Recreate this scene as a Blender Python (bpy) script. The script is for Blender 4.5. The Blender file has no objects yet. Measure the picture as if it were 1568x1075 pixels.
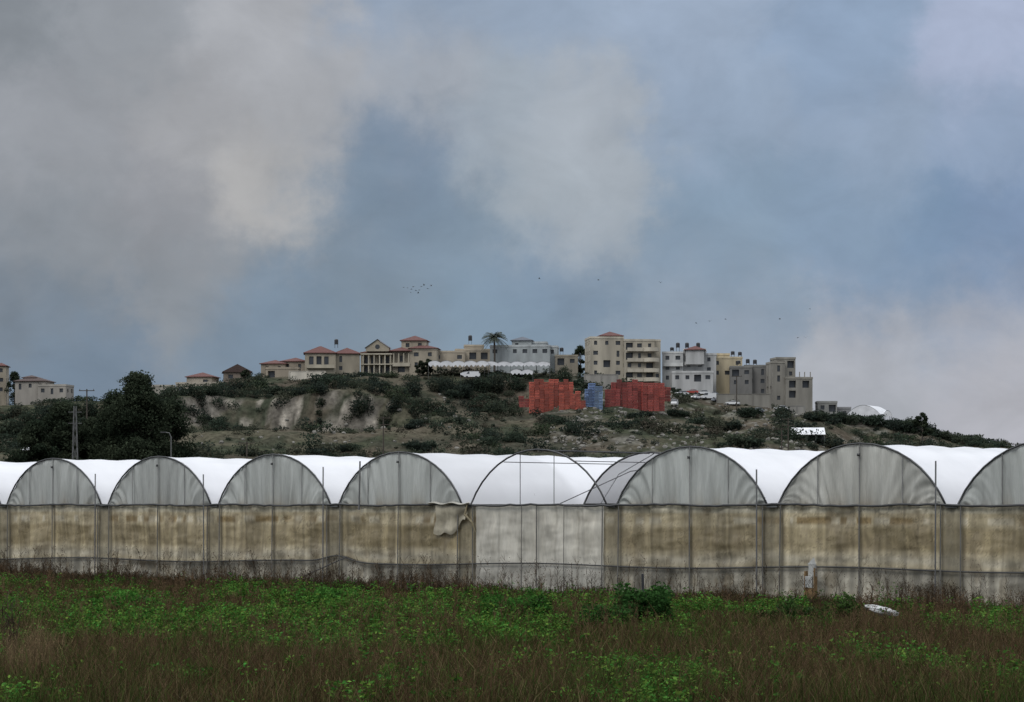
import bpy, math, random
import numpy as np
from mathutils import Vector
random.seed(7); rng=np.random.default_rng(7)
F=3778.0; CX=784.0; HY=772.0; CZ=3.0
scene=bpy.context.scene
def s2l(c):
    c=c/255.0
    return c/12.92 if c<=0.04045 else ((c+0.055)/1.055)**2.4
def rgb(r,g,b): return (s2l(r),s2l(g),s2l(b))
def WX(px,D): return (px-CX)/F*D
def WZ(py,D): return CZ+(HY-py)/F*D
# ------------------------------------------------------------ noise
def _h(ix,iy,s):
    n=(ix.astype(np.int64)*374761393+iy.astype(np.int64)*668265263+s*1442695041)&0xffffffff
    n=((n^(n>>13))*1274126177)&0xffffffff
    n=n^(n>>16)
    return n/4294967295.0
def vn(x,y,s=0):
    x=np.asarray(x,float);y=np.asarray(y,float)
    x,y=np.broadcast_arrays(x,y)
    ix=np.floor(x);iy=np.floor(y);fx=x-ix;fy=y-iy
    fx=fx*fx*(3-2*fx);fy=fy*fy*(3-2*fy)
    a=_h(ix,iy,s);b=_h(ix+1,iy,s);c=_h(ix,iy+1,s);d=_h(ix+1,iy+1,s)
    return (a*(1-fx)+b*fx)*(1-fy)+(c*(1-fx)+d*fx)*fy
def fbm(x,y,s=0,o=4):
    t=0;a=.5;n=0
    for i in range(o):
        t=t+a*vn(np.asarray(x)*2**i,np.asarray(y)*2**i,s+i*17);n+=a;a*=.5
    return t/n
def cf(f,a=.3,b=.7): return np.clip((f-a)/(b-a),0,1)
def sst(x,a,b):
    t=np.clip((np.asarray(x,float)-a)/(b-a),0,1);return t*t*(3-2*t)
# ------------------------------------------------------------ materials
def newmat(name):
    m=bpy.data.materials.new(name);m.use_nodes=True
    nt=m.node_tree;nt.nodes.clear()
    out=nt.nodes.new('ShaderNodeOutputMaterial')
    return m,nt,out
def mat_plain(name,col,rough=.8,var=.25,scale=1.5,metal=0,bump=0,streak=0):
    m,nt,out=newmat(name);N=nt.nodes;L=nt.links
    p=N.new('ShaderNodeBsdfPrincipled');p.inputs['Roughness'].default_value=rough;p.inputs['Metallic'].default_value=metal
    tc=N.new('ShaderNodeTexCoord');mp=N.new('ShaderNodeMapping')
    if streak: mp.inputs['Scale'].default_value=(1,1,.25)
    L.new(tc.outputs['Object'],mp.inputs['Vector'])
    n=N.new('ShaderNodeTexNoise');n.inputs['Scale'].default_value=scale;n.inputs['Detail'].default_value=6
    L.new(mp.outputs[0],n.inputs['Vector'])
    mr=N.new('ShaderNodeMapRange');mr.inputs['From Min'].default_value=.3;mr.inputs['From Max'].default_value=.7
    mr.inputs['To Min'].default_value=1-var;mr.inputs['To Max'].default_value=1+var*.4
    L.new(n.outputs['Fac'],mr.inputs['Value'])
    vm=N.new('ShaderNodeVectorMath');vm.operation='SCALE';vm.inputs[0].default_value=col
    L.new(mr.outputs[0],vm.inputs['Scale']);L.new(vm.outputs[0],p.inputs['Base Color'])
    if bump:
        b=N.new('ShaderNodeBump');b.inputs['Strength'].default_value=bump;b.inputs['Distance'].default_value=.05
        L.new(n.outputs['Fac'],b.inputs['Height']);L.new(b.outputs[0],p.inputs['Normal'])
    L.new(p.outputs[0],out.inputs[0]);return m
def mat_attr(name,transl=.3,rough=.75,nscale=0,nvar=.2,gloss=.0,stretch=(1,1,1)):
    m,nt,out=newmat(name);N=nt.nodes;L=nt.links
    a=N.new('ShaderNodeAttribute');a.attribute_name='Col'
    col=a.outputs['Color']
    if nscale:
        tc=N.new('ShaderNodeTexCoord');mp=N.new('ShaderNodeMapping');mp.inputs['Scale'].default_value=stretch
        L.new(tc.outputs['Object'],mp.inputs['Vector'])
        n=N.new('ShaderNodeTexNoise');n.inputs['Scale'].default_value=nscale;n.inputs['Detail'].default_value=7
        n.inputs['Roughness'].default_value=.65
        L.new(mp.outputs[0],n.inputs['Vector'])
        mr=N.new('ShaderNodeMapRange');mr.inputs['From Min'].default_value=.3;mr.inputs['From Max'].default_value=.7
        mr.inputs['To Min'].default_value=1-nvar;mr.inputs['To Max'].default_value=1+nvar
        L.new(n.outputs['Fac'],mr.inputs['Value'])
        vm=N.new('ShaderNodeVectorMath');vm.operation='SCALE'
        L.new(col,vm.inputs[0]);L.new(mr.outputs[0],vm.inputs['Scale']);col=vm.outputs[0]
    d=N.new('ShaderNodeBsdfPrincipled');d.inputs['Roughness'].default_value=rough
    d.inputs['Specular IOR Level'].default_value=gloss
    L.new(col,d.inputs['Base Color'])
    if transl>0:
        t=N.new('ShaderNodeBsdfTranslucent');L.new(col,t.inputs['Color'])
        mx=N.new('ShaderNodeMixShader');mx.inputs[0].default_value=transl
        L.new(d.outputs[0],mx.inputs[1]);L.new(t.outputs[0],mx.inputs[2]);L.new(mx.outputs[0],out.inputs[0])
    else: L.new(d.outputs[0],out.inputs[0])
    return m
_mc={}
def wallmat(c):
    if c not in _mc:
        g=sum(c)/3;cc=tuple(v*.80+g*.20 for v in c)
        _mc[c]=mat_plain('plaster_%d_%d_%d'%c,tuple(v*.88 for v in rgb(*cc)),.9,.32,.35,bump=.2,streak=1)
    return _mc[c]
M_glass=mat_plain('dark_window',(.036,.040,.046),.3,.3,.4)  # glass lifted to bluish grey, haze painted into the colour
M_tile=mat_plain('red_roof_tile',(.095,.036,.030),.9,.35,2.5,bump=.4)
M_tiled=mat_plain('brown_roof_tile',(.055,.034,.029),.9,.35,2.5,bump=.4)
M_greyroof=mat_plain('grey_roof_sheet',rgb(72,76,84),.7,.2,1.5)
M_black=mat_plain('black_plastic',(.016,.016,.019),.5,.2)
M_metal=mat_plain('dark_galvanised',(.035,.035,.035),.55,.3,3)
M_metal_l=mat_plain('galvanised_pipe',(.10,.10,.095),.5,.35,3)
M_wood=mat_plain('weathered_wood',(.05,.04,.03),.9,.4,5)
M_bark=mat_plain('bark',(.06,.05,.04),.95,.4,3,bump=.5)
M_leaf=mat_attr('foliage',.25,.7)
M_white=mat_plain('white_paint',(.50,.50,.49),.6,.25,.8)
# ------------------------------------------------------------ mesh builder
class MB:
    def __init__(s): s.v=[];s.f=[]
    def q(s,*p):
        i=len(s.v);s.v+= [tuple(a) for a in p];s.f.append(tuple(range(i,i+len(p))))
    def box(s,x0,x1,y0,y1,z0,z1):
        i=len(s.v)
        s.v+=[(x0,y0,z0),(x1,y0,z0),(x1,y1,z0),(x0,y1,z0),(x0,y0,z1),(x1,y0,z1),(x1,y1,z1),(x0,y1,z1)]
        for f in ((0,3,2,1),(4,5,6,7),(0,1,5,4),(1,2,6,5),(2,3,7,6),(3,0,4,7)): s.f.append(tuple(i+a for a in f))
    def tube(s,pts,r,n=6,cap=True):
        pts=[Vector(p) for p in pts];i0=len(s.v)
        rr=r if hasattr(r,'__len__') else [r]*len(pts)
        for k,p in enumerate(pts):
            d=(pts[min(k+1,len(pts)-1)]-pts[max(k-1,0)]).normalized()
            a=d.cross(Vector((0,0,1)) if abs(d.z)<.9 else Vector((1,0,0))).normalized();b=d.cross(a)
            for j in range(n):
                t=2*math.pi*j/n;s.v.append(tuple(p+(a*math.cos(t)+b*math.sin(t))*rr[k]))
        for k in range(len(pts)-1):
            for j in range(n):
                s.f.append((i0+k*n+j,i0+k*n+(j+1)%n,i0+(k+1)*n+(j+1)%n,i0+(k+1)*n+j))
        if cap:
            s.f.append(tuple(i0+j for j in range(n)));s.f.append(tuple(i0+(len(pts)-1)*n+j for j in range(n)))
    def hip(s,x0,x1,y0,y1,z,h,o=.5,gable=False):
        x0-=o;x1+=o;y0-=o;y1+=o
        w=x1-x0;d=y1-y0;m=min(w,d)/2
        if gable: A=((x0+x1)/2,y0,z+h);B=((x0+x1)/2,y1,z+h)
        elif w>=d: A=(x0+m,(y0+y1)/2,z+h);B=(x1-m,(y0+y1)/2,z+h)
        else: A=((x0+x1)/2,y0+m,z+h);B=((x0+x1)/2,y1-m,z+h)
        a=(x0,y0,z);b=(x1,y0,z);c=(x1,y1,z);e=(x0,y1,z)
        s.box(x0,x1,y0,y1,z-.18,z-.01)
        if gable or w<d:
            s.q(a,b,A);s.q(b,c,B,A);s.q(c,e,B);s.q(e,a,A,B)
        else:
            s.q(a,b,B,A);s.q(b,c,B);s.q(c,e,A,B);s.q(e,a,A)
    def cyl(s,x,y,z0,z1,r,n=12,r2=None): s.tube([(x,y,z0),(x,y,z1)],[r,r if r2 is None else r2],n)
    def obj(s,name,mat,parent=None,smooth=False):
        if not s.f: return None
        me=bpy.data.meshes.new(name);me.from_pydata(s.v,[],s.f);me.materials.append(mat)
        if smooth: me.polygons.foreach_set('use_smooth',[True]*len(me.polygons))
        o=bpy.data.objects.new(name,me);scene.collection.objects.link(o)
        if parent: o.parent=parent
        return o
def empty(name,loc=(0,0,0),rz=0):
    e=bpy.data.objects.new(name,None);e.location=loc;e.rotation_euler=(0,0,rz);scene.collection.objects.link(e);return e
def npmesh(name,V,sizes_pattern,count,mat,col=None,faces=None,smooth=False,parent=None):
    me=bpy.data.meshes.new(name)
    me.vertices.add(len(V));me.vertices.foreach_set('co',np.ascontiguousarray(V,dtype=np.float32).ravel())
    me.loops.add(len(faces));me.loops.foreach_set('vertex_index',faces.astype(np.int32))
    st=np.concatenate([[0],np.cumsum(sizes_pattern)[:-1]]).astype(np.int32)
    me.polygons.add(len(sizes_pattern));me.polygons.foreach_set('loop_start',st)
    if smooth: me.polygons.foreach_set('use_smooth',np.ones(len(sizes_pattern),dtype=bool))
    me.update(calc_edges=True)
    if col is not None:
        a=me.color_attributes.new('Col','FLOAT_COLOR','POINT')
        c=np.ones((len(V),4),dtype=np.float32);c[:,:3]=col;a.data.foreach_set('color',c.ravel())
    me.materials.append(mat)
    o=bpy.data.objects.new(name,me);scene.collection.objects.link(o)
    if parent: o.parent=parent
    return o
def grid(name,X,Y,Z,mat,col=None,smooth=True,parent=None):
    a,b=X.shape;V=np.stack([X,Y,Z],-1).reshape(-1,3)
    i=np.arange((a-1)*(b-1));r=i//(b-1);c=i%(b-1);k=r*b+c
    f=np.stack([k,k+1,k+b+1,k+b],1).ravel()
    return npmesh(name,V,np.full(len(i),4),0,mat,None if col is None else col.reshape(-1,3),f,smooth,parent)
def blades(B,Dv,W,C0,C1,bend=.25):
    n=len(B);ang=rng.uniform(0,2*np.pi,n);S=np.stack([np.cos(ang),np.sin(ang)*.5,np.zeros(n)],1)*W[:,None]
    ben=rng.normal(0,1,(n,3))*bend*np.linalg.norm(Dv,axis=1)[:,None];ben[:,2]=-np.abs(ben[:,2])*.4
    V=np.empty((n,5,3));V[:,0]=B-S;V[:,1]=B+S;V[:,2]=B+Dv*.55+S*.75;V[:,3]=B+Dv*.55-S*.75;V[:,4]=B+Dv+ben
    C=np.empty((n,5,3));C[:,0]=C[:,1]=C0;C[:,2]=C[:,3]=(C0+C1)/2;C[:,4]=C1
    k=np.arange(n)[:,None]*5;f=(k+np.array([0,1,2,3,3,2,4])).ravel()
    return V.reshape(-1,3),C.reshape(-1,3),f,np.tile([4,3],n)
def leaves(P,size,C,flat=.0):
    n=len(P);a=rng.normal(0,1,(n,3));a/=np.linalg.norm(a,axis=1)[:,None]
    b=rng.normal(0,1,(n,3));
    if flat: b[:,2]*=(1-flat);a[:,2]*=(1-flat)
    b-=a*(a*b).sum(1)[:,None];b/=np.linalg.norm(b,axis=1)[:,None]
    s=size[:,None]
    V=np.stack([P-a*s,P+b*s*.55,P+a*s,P-b*s*.55],1)
    f=np.arange(n*4);Cc=np.repeat(C,4,axis=0)
    return V.reshape(-1,3),Cc,f,np.full(n,4)
def merge(parts):
    V=[];C=[];Fs=[];S=[];o=0
    for v,c,f,s in parts:
        V.append(v);C.append(c);Fs.append(f+o);S.append(s);o+=len(v)
    return np.concatenate(V),np.concatenate(C),np.concatenate(Fs),np.concatenate(S)
def mobj(name,parts,mat,parent=None):
    v,c,f,s=merge(parts);return npmesh(name,v,s,0,mat,c,f,False,parent)

# ------------------------------------------------------------ terrain
SILX=[-900,-600,-300,0,50,130,200,250,290,340,400,460,520,600,650,700,760,830,900,960,1010,1060,1120,1180,1230,1290,1340,1400,1440,1520,1568,1700,2000]
SILY=[772,700,640,618,617,613,610,608,602,592,578,576,577,577,570,567,566,567,576,581,586,599,605,616,625,637,645,650,664,676,686,707,775]
def hill(X,Y):
    X=np.asarray(X,float);Y=np.asarray(Y,float);X,Y=np.broadcast_arrays(X,Y)
    pr=X*F/770+CX
    Hc=3+(772-np.interp(pr,SILX,SILY))/F*770
    Yw=Y+(fbm(X/24,Y/60,3,3)-.5)*34*sst(Y,600,660)*(1-sst(Y,715,750))
    SL=np.interp(Yw,[440,520,575,592,612,640,664,674,682,722,765,850,1000,1200],[0,.1,.28,.31,.36,.50,.505,.54,.80,.88,1,1.0,.7,0])
    SR=np.interp(Yw,[440,540,600,640,672,690,715,745,770,850,1000,1200],[0,.14,.31,.43,.55,.60,.70,.92,1,1.0,.7,0])
    w=sst(pr,270,320)*(1-sst(pr,560,720))
    h=Hc*(SL*w+SR*(1-w))
    amp=sst(Y,450,560)*(1-.75*sst(Y,735,765))*np.clip(Hc/30,0.1,1)
    h=h+(fbm(X/22,Y/22,11,5)-.5)*7*amp+(fbm(X/4,Y/4,15,3)-.5)*1.6*amp
    return h-.6
def march(px,py,d0=470,d1=850):
    D=np.arange(d0,d1,1.0);X=WX(px,D);z=WZ(py,D);h=hill(X,D)
    k=np.where(h>=z)[0]
    if len(k): return float(D[k[0]])
    return 775.0
xs=np.arange(-420,320,1.4);ys=np.arange(430,960,1.4)
GX,GY=np.meshgrid(xs,ys);GZ=hill(GX,GY)
gy,gx=np.gradient(GZ,1.4,1.4);slope=np.sqrt(gx**2+gy**2)
pr=GX*F/770+CX
earth=np.array([.062,.052,.040]);olive=np.array([.042,.045,.029]);dark=np.array([.028,.033,.024]);lime=np.array([.235,.212,.178]);dry=np.array([.088,.076,.056])
n1=sst(fbm(GX/14,GY/14,31,5),.38,.60)[...,None];n2=sst(fbm(GX/6,GY/6,41,4),.40,.58)[...,None]
C=earth*(1-n1)+olive*n1;C=C*(1-n2*.6)+dark*n2*.6
n3=sst(fbm(GX/9+5,GZ/1.3,43,4),.50,.64)[...,None];C=C*(1-n3*.5)+dry*n3*.5
trk=(np.exp(-((GY-650)/7)**2)*sst(pr,280,320)*(1-sst(pr,700,820)))[...,None]*.6
C=C*(1-trk)+dry*trk
ft=(1-sst(GY,560,620))[...,None];C=C*(1-.2*ft)
rk=(sst(slope,.55,1.0)*sst(fbm(GX/7,GZ/7,51,5),.46,.53)*sst(pr,300,330)*(1-sst(pr,690,730))*sst(GY,655,662))[...,None]
cr_=(.30+1.0*cf(fbm(GX/1.5,GZ/5,61,4))*cf(fbm(GX/4,GZ/2,65,3),.2,.7)**.6)[...,None]
C=C*(1-rk)+lime*cr_*rk
rk2=(sst(fbm(GX/3,GY/3,71,4),.64,.7)*sst(pr,780,860))[...,None]*.5
C=C*(1-rk2)+np.array([.16,.15,.13])*rk2
M_hill=mat_attr('hillside_soil_rock',0,.95,.7,.5)
grid('hill',GX,GY,GZ,M_hill,C)
M_soil=mat_plain('field_soil',(.022,.019,.012),.95,.4,.8,bump=.5)
g=MB();R=6000;n=24
for i in range(n):
    for j in range(n):
        a=-R+2*R*i/n;b=-R+2*R*j/n;c=2*R/n;g.q((a,b,0),(a+c,b,0),(a+c,b+c,0),(a,b+c,0))
g.obj('ground',M_soil)

# ------------------------------------------------------------ hillside scrub
def bushes(XY,rad,hgt,nl,cols,lsize=.24):
    n=len(XY);Z=hill(XY[:,0],XY[:,1])
    idx=np.repeat(np.arange(n),nl)
    m=len(idx);d=rng.normal(0,1,(m,3));d/=np.linalg.norm(d,axis=1)[:,None]
    r=rng.uniform(.35,1,m)**.5
    lob=1+.35*np.sin(d[:,0]*5+idx)*np.sin(d[:,1]*4+idx*1.7)+.25*np.sin(d[:,2]*7+idx*.7)
    P=np.empty((m,3));P[:,0]=XY[idx,0]+d[:,0]*rad[idx]*r*lob;P[:,1]=XY[idx,1]+d[:,1]*rad[idx]*r*lob
    P[:,2]=Z[idx]+hgt[idx]*(.42+.5*d[:,2]*r*lob)
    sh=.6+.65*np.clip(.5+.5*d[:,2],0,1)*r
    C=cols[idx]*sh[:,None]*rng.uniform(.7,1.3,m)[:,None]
    return leaves(P,lsize*rng.uniform(.6,1.4,m)*np.clip(rad[idx]/2.2,.75,1.5),C)
pal=np.array([[.030,.041,.029],[.038,.047,.032],[.050,.053,.037],[.025,.033,.026],[.060,.054,.041],[.042,.054,.032]])  # shrub greens lightened and blued: distance haze painted into the leaf colour
N=9500
X=rng.uniform(-260,190,N);Y=480+300*rng.uniform(0,1,N)**.8
den=fbm(X/16,Y/13,81,4);prx=X*F/770+CX
k=(den>.50)|(rng.uniform(0,1,N)<.25)
k&=~((Y>690)&(Y<745)&(prx>795)&(prx<1025)&(rng.uniform(0,1,N)<.9))
rkz=(np.abs(Y-670)<12)&(prx>300)&(prx<620)
k&=~(rkz&(rng.uniform(0,1,N)<.6))
k&=~((Y>615)&(Y<655)&(prx>290)&(prx<720)&(rng.uniform(0,1,N)<.55))
k&=~((Y<690)&(prx>640)&(prx<1150)&(rng.uniform(0,1,N)<.45))
k&=~((Y>725)&(prx>1020)&(prx<1215)&(rng.uniform(0,1,N)<.75))
k&=~((Y>755)&(rng.uniform(0,1,N)<.6))
X=X[k];Y=Y[k];den=den[k];n=len(X)
rad=rng.gamma(2.6,.42,n)+.35;rad*=np.where(den>.55,1.25,.75)*np.where(Y>680,1.12,1);rad=np.clip(rad,.4,3.6)
hg=rad*rng.uniform(.9,1.5,n)
hg=np.where(Y>725,np.minimum(hg,2.0),hg)
cols=pal[rng.choice(6,n,p=[.27,.23,.14,.20,.09,.07])]
nl=(40+90*rad).astype(int)
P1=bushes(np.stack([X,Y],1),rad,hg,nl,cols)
big=[(638,608,36,44),(600,608,28,40),(665,600,24,30),(700,606,28,44),(735,606,30,44),(775,606,30,50),(760,596,20,40),(720,598,18,40),(680,596,18,36),(800,600,18,26),(660,632,24,40),(620,630,30,44),(505,590,16,30),(540,592,16,34),(470,596,18,34),(575,592,16,30),
(560,640,20,34),(545,652,26,36),(600,650,18,34),(640,655,14,40),(700,650,14,40),(400,600,20,44),(365,598,18,40),(430,604,16,40),(380,594,16,30),(500,602,16,44),(460,604,16,38),(320,612,18,36),(300,625,24,40),(350,606,14,34),(305,650,24,34),(330,655,12,40),
(1035,604,10,18),(1005,602,14,26),(925,584,12,18),(870,583,22,26),(890,590,14,24),(1150,640,16,44),(1200,640,16,44),(1260,645,16,44),(1300,650,18,48),(1350,655,18,54),(1400,662,24,44),(1415,664,26,26),(1380,657,16,44),(1440,672,16,44),(1480,680,14,54),(1505,684,14,34),
(1080,650,16,44),(1110,660,18,44),(980,640,12,40),(1040,640,14,36),(850,648,12,40),(1130,690,20,60),(1290,690,18,60),(540,692,14,40),(640,692,14,60),(490,652,14,24),(240,620,20,50),(265,640,30,44),(20,640,22,40),(60,648,26,50),(100,640,26,50),(10,670,30,60),(150,640,30,40),(1270,634,10,22),(1390,650,14,40)]
bx=[];br=[];bh=[]
for px,py,h,w in big:
    D=march(px,py);s=F/D
    for j in range(4):
        bx.append((WX(px+random.uniform(-.38,.38)*w,D),D+random.uniform(-1,3)));br.append(w/s/2*random.uniform(.4,.65));bh.append(h/s*random.uniform(.65,1.05))
bx=np.array(bx);br=np.array(br);bh=np.array(bh);cols=pal[rng.choice(4,len(bx),p=[.35,.2,.05,.4])]
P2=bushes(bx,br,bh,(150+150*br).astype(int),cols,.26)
N=9000;X=rng.uniform(-250,180,N);Y=rng.uniform(500,740,N);k=fbm(X/12,Y/12,85,3)>.45;X=X[k];Y=Y[k];n=len(X)
rad=rng.uniform(.3,.8,n);tp=np.array([[.080,.070,.049],[.062,.053,.039],[.052,.054,.036],[.046,.041,.032]])
P3=bushes(np.stack([X,Y],1),rad,rad*1.1,np.full(n,14),tp[rng.choice(4,n)],.2)
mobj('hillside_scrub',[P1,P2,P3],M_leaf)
def rocks(name,pts,mat):
    mb=MB()
    for (x,y,z,r) in pts:
        i0=len(mb.v)
        for a in range(3):
            for b in range(6):
                t=b/6*6.283+random.uniform(-.3,.3);rr=r*[.9,1,.55][a]*random.uniform(.75,1.2)
                mb.v.append((x+math.cos(t)*rr,y+math.sin(t)*rr,z+r*[-.4,.2,.7][a]*random.uniform(.8,1.2)))
        for a in range(2):
            for b in range(6): mb.f.append((i0+a*6+b,i0+a*6+(b+1)%6,i0+a*6+6+(b+1)%6,i0+a*6+6+b))
        mb.f.append(tuple(i0+12+b for b in range(6)))
    return mb.obj(name,mat)
pts=[]
M_rock=mat_plain('pale_limestone',(.16,.15,.13),.9,.5,.6,bump=.6)
for i in range(600):
    px=random.choice([random.uniform(840,1250),random.gauss(890,25),random.gauss(1000,30),random.gauss(1170,35),random.uniform(290,760)])
    py=random.uniform(600,690) if px<1100 else random.uniform(618,690)
    if 300<px<600 and py<650: continue
    D=march(px,py);x=WX(px,D);pts.append((x,D,float(hill(x,D)),random.uniform(.2,.75)))
rocks('hillside_rocks',pts,M_rock)

# ------------------------------------------------------------ buildings
def facade(W,G,O,U,N,L,z0,z1,ops,dep=.3):
    ops=[o for o in ops if o[0]>.1 and o[1]<L-.1 and o[2]>z0+.05 and o[3]<z1-.05]
    us=sorted({0,L}|{o[0] for o in ops}|{o[1] for o in ops});zs=sorted({z0,z1}|{o[2] for o in ops}|{o[3] for o in ops})
    def P(u,z,d=0): return (O[0]+U[0]*u+N[0]*d,O[1]+U[1]*u+N[1]*d,z)
    for a,b in zip(us,us[1:]):
        for c,d in zip(zs,zs[1:]):
            m=(a+b)/2;k=(c+d)/2
            if any(o[0]<m<o[1] and o[2]<k<o[3] for o in ops): continue
            W.q(P(a,c),P(b,c),P(b,d),P(a,d))
    for o in ops:
        a,b,c,d=o[:4];e=o[4] if len(o)>4 else dep
        G.q(P(a,c,e),P(b,c,e),P(b,d,e),P(a,d,e))
        W.q(P(a,c),P(a,d),P(a,d,e),P(a,c,e));W.q(P(b,c),P(b,d),P(b,d,e),P(b,c,e))
        W.q(P(a,c),P(b,c),P(b,c,e),P(a,c,e));W.q(P(a,d),P(b,d),P(b,d,e),P(a,d,e))
def autoops(L,z0,z1,dens=.8,balc=.15,fh=3.1):
    ops=[];n=max(1,int((z1-z0)/fh));c=max(1,int(L/2.9))
    for f in range(n):
        zt=z1-f*fh
        for i in range(c):
            u=(i+.5)*L/c
            if random.random()>dens: continue
            r=random.random()
            if r<balc: ops.append((u-1.1,u+1.1,zt-2.75,zt-.55,1.0))
            elif r<balc+.15: ops.append((u-.45,u+.45,zt-2.6,zt-.7))
            else:
                w=random.choice([.5,.6,.75]);ops.append((u-w,u+w,zt-2.0,zt-.75))
    return ops
class Bld:
    def __init__(s,name,px,D,yaw=0,wall=(190,178,155),roof=None):
        s.D=D;s.px=px;s.x=WX(px,D);s.s=F/D
        s.e=empty(name,(s.x,D,0),math.radians(yaw));s.W=MB();s.G=MB();s.R=MB();s.T=MB();s.K=MB();s.wall=wall;s.roof=roof or M_tile
    def X(s,px): return (px-s.px)/s.s
    def Z(s,py): return WZ(py,s.D)
    def block(s,p0,p1,yt,yb,dy=0,dep=9,roof='flat',rh=1.4,dens=.8,balc=.15,ops=None,base=6):
        x0,x1=s.X(p0),s.X(p1);z1=s.Z(yt);z0=s.Z(yb)-base;y0=dy;y1=dy+dep;L=x1-x0
        zb=s.Z(yb)
        facade(s.W,s.G,(x0,y0),(1,0),(0,1),L,z0,z1,(autoops(L,zb,z1,dens,balc) if ops is None else ops))
        facade(s.W,s.G,(x1,y1),(-1,0),(0,-1),L,z0,z1,autoops(L,zb,z1,dens,balc))
        facade(s.W,s.G,(x0,y1),(0,-1),(1,0),dep,z0,z1,autoops(dep,zb,z1,dens,0))
        facade(s.W,s.G,(x1,y0),(0,1),(-1,0),dep,z0,z1,autoops(dep,zb,z1,dens,0))
        if roof=='flat':
            s.T.box(x0-.12,x1+.12,y0-.12,y1+.12,z1,z1+.18)
            for b in ((x0-.1,x1+.1,y0-.1,y0+.1),(x0-.1,x1+.1,y1-.1,y1+.1),(x0-.1,x0+.1,y0+.1,y1-.1),(x1-.1,x1+.1,y0+.1,y1-.1)):
                s.T.box(*b,z1+.18,z1+.6)
        elif roof=='hip': s.R.hip(x0,x1,y0,y1,z1+.18,rh)
        elif roof=='gable': s.R.hip(x0,x1,y0,y1,z1+.18,rh,gable=True)
    def rail(s,p0,p1,yf,dy,out=1.3):
        x0,x1=s.X(p0),s.X(p1);z=s.Z(yf)
        s.T.box(x0,x1,dy-out,dy-.01,z-.2,z);s.T.box(x0,x1,dy-out,dy-out+.12,z+.003,z+.9)
    def cols(s,p0,p1,n,yb,yt,dy):
        for i in range(n):
            x=s.X(p0+(p1-p0)*i/(n-1));s.T.cyl(x,dy,s.Z(yb),s.Z(yt),.22,8)
    def done(s,trim=None):
        s.W.obj('walls',wallmat(s.wall),s.e);s.G.obj('windows',M_glass,s.e);s.R.obj('roof',s.roof,s.e)
        t=trim or tuple(min(255,int(c*1.06)) for c in s.wall)
        s.T.obj('trim',wallmat(t),s.e)
def tank(px,py_base,D,h=1.5,col=None,dy=3):
    D2=D+dy;e=empty('water_tank',(WX(px,D2),D2,WZ(py_base,D)))
    m=MB()
    for a in (-.45,.45):
        for b in (-.45,.45): m.box(a-.04,a+.04,b-.04,b+.04,-.6,.55)
    m.box(-.6,.6,-.6,.6,.55,.62);m.obj('stand',M_metal,e)
    t=MB();t.tube([(0,0,.62),(0,0,.7),(0,0,.62+h*.8),(0,0,.62+h*.95),(0,0,.62+h)],[.55,.62,.62,.45,.2],12);t.obj('barrel',M_black,e)

b=Bld('stone_house',48,790,-8,(145,138,128),M_tiled);b.block(22,70,584,606,0,9,'hip',1.6);b.block(62,106,592,606,-2,8,base=5);b.block(30,50,578,586,3,5,'hip',.8);b.done()
b=Bld('stone_house',-12,800,5,(158,146,125));b.block(-45,-8,570,612,0,10);b.block(-8,8,560,612,2,8,'hip',1);b.done()
b=Bld('stone_house',-110,790,5,(160,152,135));b.block(-140,-90,585,625,0,10,'hip',1.4);b.done()
b=Bld('small_house',250,780,10,(155,148,134));b.block(228,268,592,608,0,8);b.done()
b=Bld('red_roofed_house',300,775,-10,(155,145,128));b.block(282,322,577,600,2,8,'hip',1.5);b.block(268,343,588,604,0,7);b.done()
b=Bld('gabled_house',362,775,8,(122,108,94),M_tiled);b.block(343,384,570,600,0,9,'gable',2.4);b.done()
b=Bld('red_roofed_villa',430,772,-6,(145,132,113));b.block(398,436,557,585,1,8,'hip',1.3);b.block(428,466,553,582,3,8,'hip',1.3);b.block(410,460,566,585,-3,3.9);b.done()
b=Bld('stone_villa',508,772,4,(156,145,124),M_tile)
z1=b.Z(541)
ops=[(1.3,2.7,z1-3.6,z1-1.0),(3.6,5.2,z1-3.8,z1-.9,.8),(6.0,7.4,z1-3.6,z1-1.0)]
b.block(467,514,541,577,0,9,'hip',2.3,ops=ops);b.block(512,551,541,577,2.5,8,'hip',2.0)
b.rail(470,512,563,0,1.2);b.done((170,160,138))
tank(515,529,772,1.6)
b=Bld('columned_mansion',605,772,-4,(157,145,124),M_tile)
z1=b.Z(541)
ops=[(1.0+i*2.2,2.4+i*2.2,z1-3.2,z1-.8,.9) for i in range(4)]+[(1.0+i*2.2,2.4+i*2.2,z1-6.4,z1-4.0,.9) for i in range(4)]
b.block(551,601,541,577,1.5,10,'flat',ops=ops)
b.R.hip(b.X(553),b.X(600),1.5,11,b.Z(539),1.6)
x0,x1=b.X(560),b.X(596);zz=b.Z(532);zp=b.Z(520)
b.W.box(x0,x1,-.4,3,b.Z(541)+.65,zz);xm=(x0+x1)/2
b.W.q((x0,-.4,zz),(x1,-.4,zz),(xm,-.4,zp));b.R.q((x0-.4,-.8,zz-.2),(xm,-.8,zp+.15),(xm,6,zp+.15),(x0-.4,6,zz-.2));b.R.q((x1+.4,-.8,zz-.2),(xm,-.8,zp+.15),(xm,6,zp+.15),(x1+.4,6,zz-.2))
b.G.tube([(xm,-.43,zz+.2),(xm,-.40,zz+.2)],[.75,.75],14)
b.cols(556,598,6,577,543,-.2);b.T.box(b.X(552),b.X(601),-.6,1.48,b.Z(543),b.Z(541));b.T.box(b.X(552),b.X(601),-.6,1.48,b.Z(558.5),b.Z(557))
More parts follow.
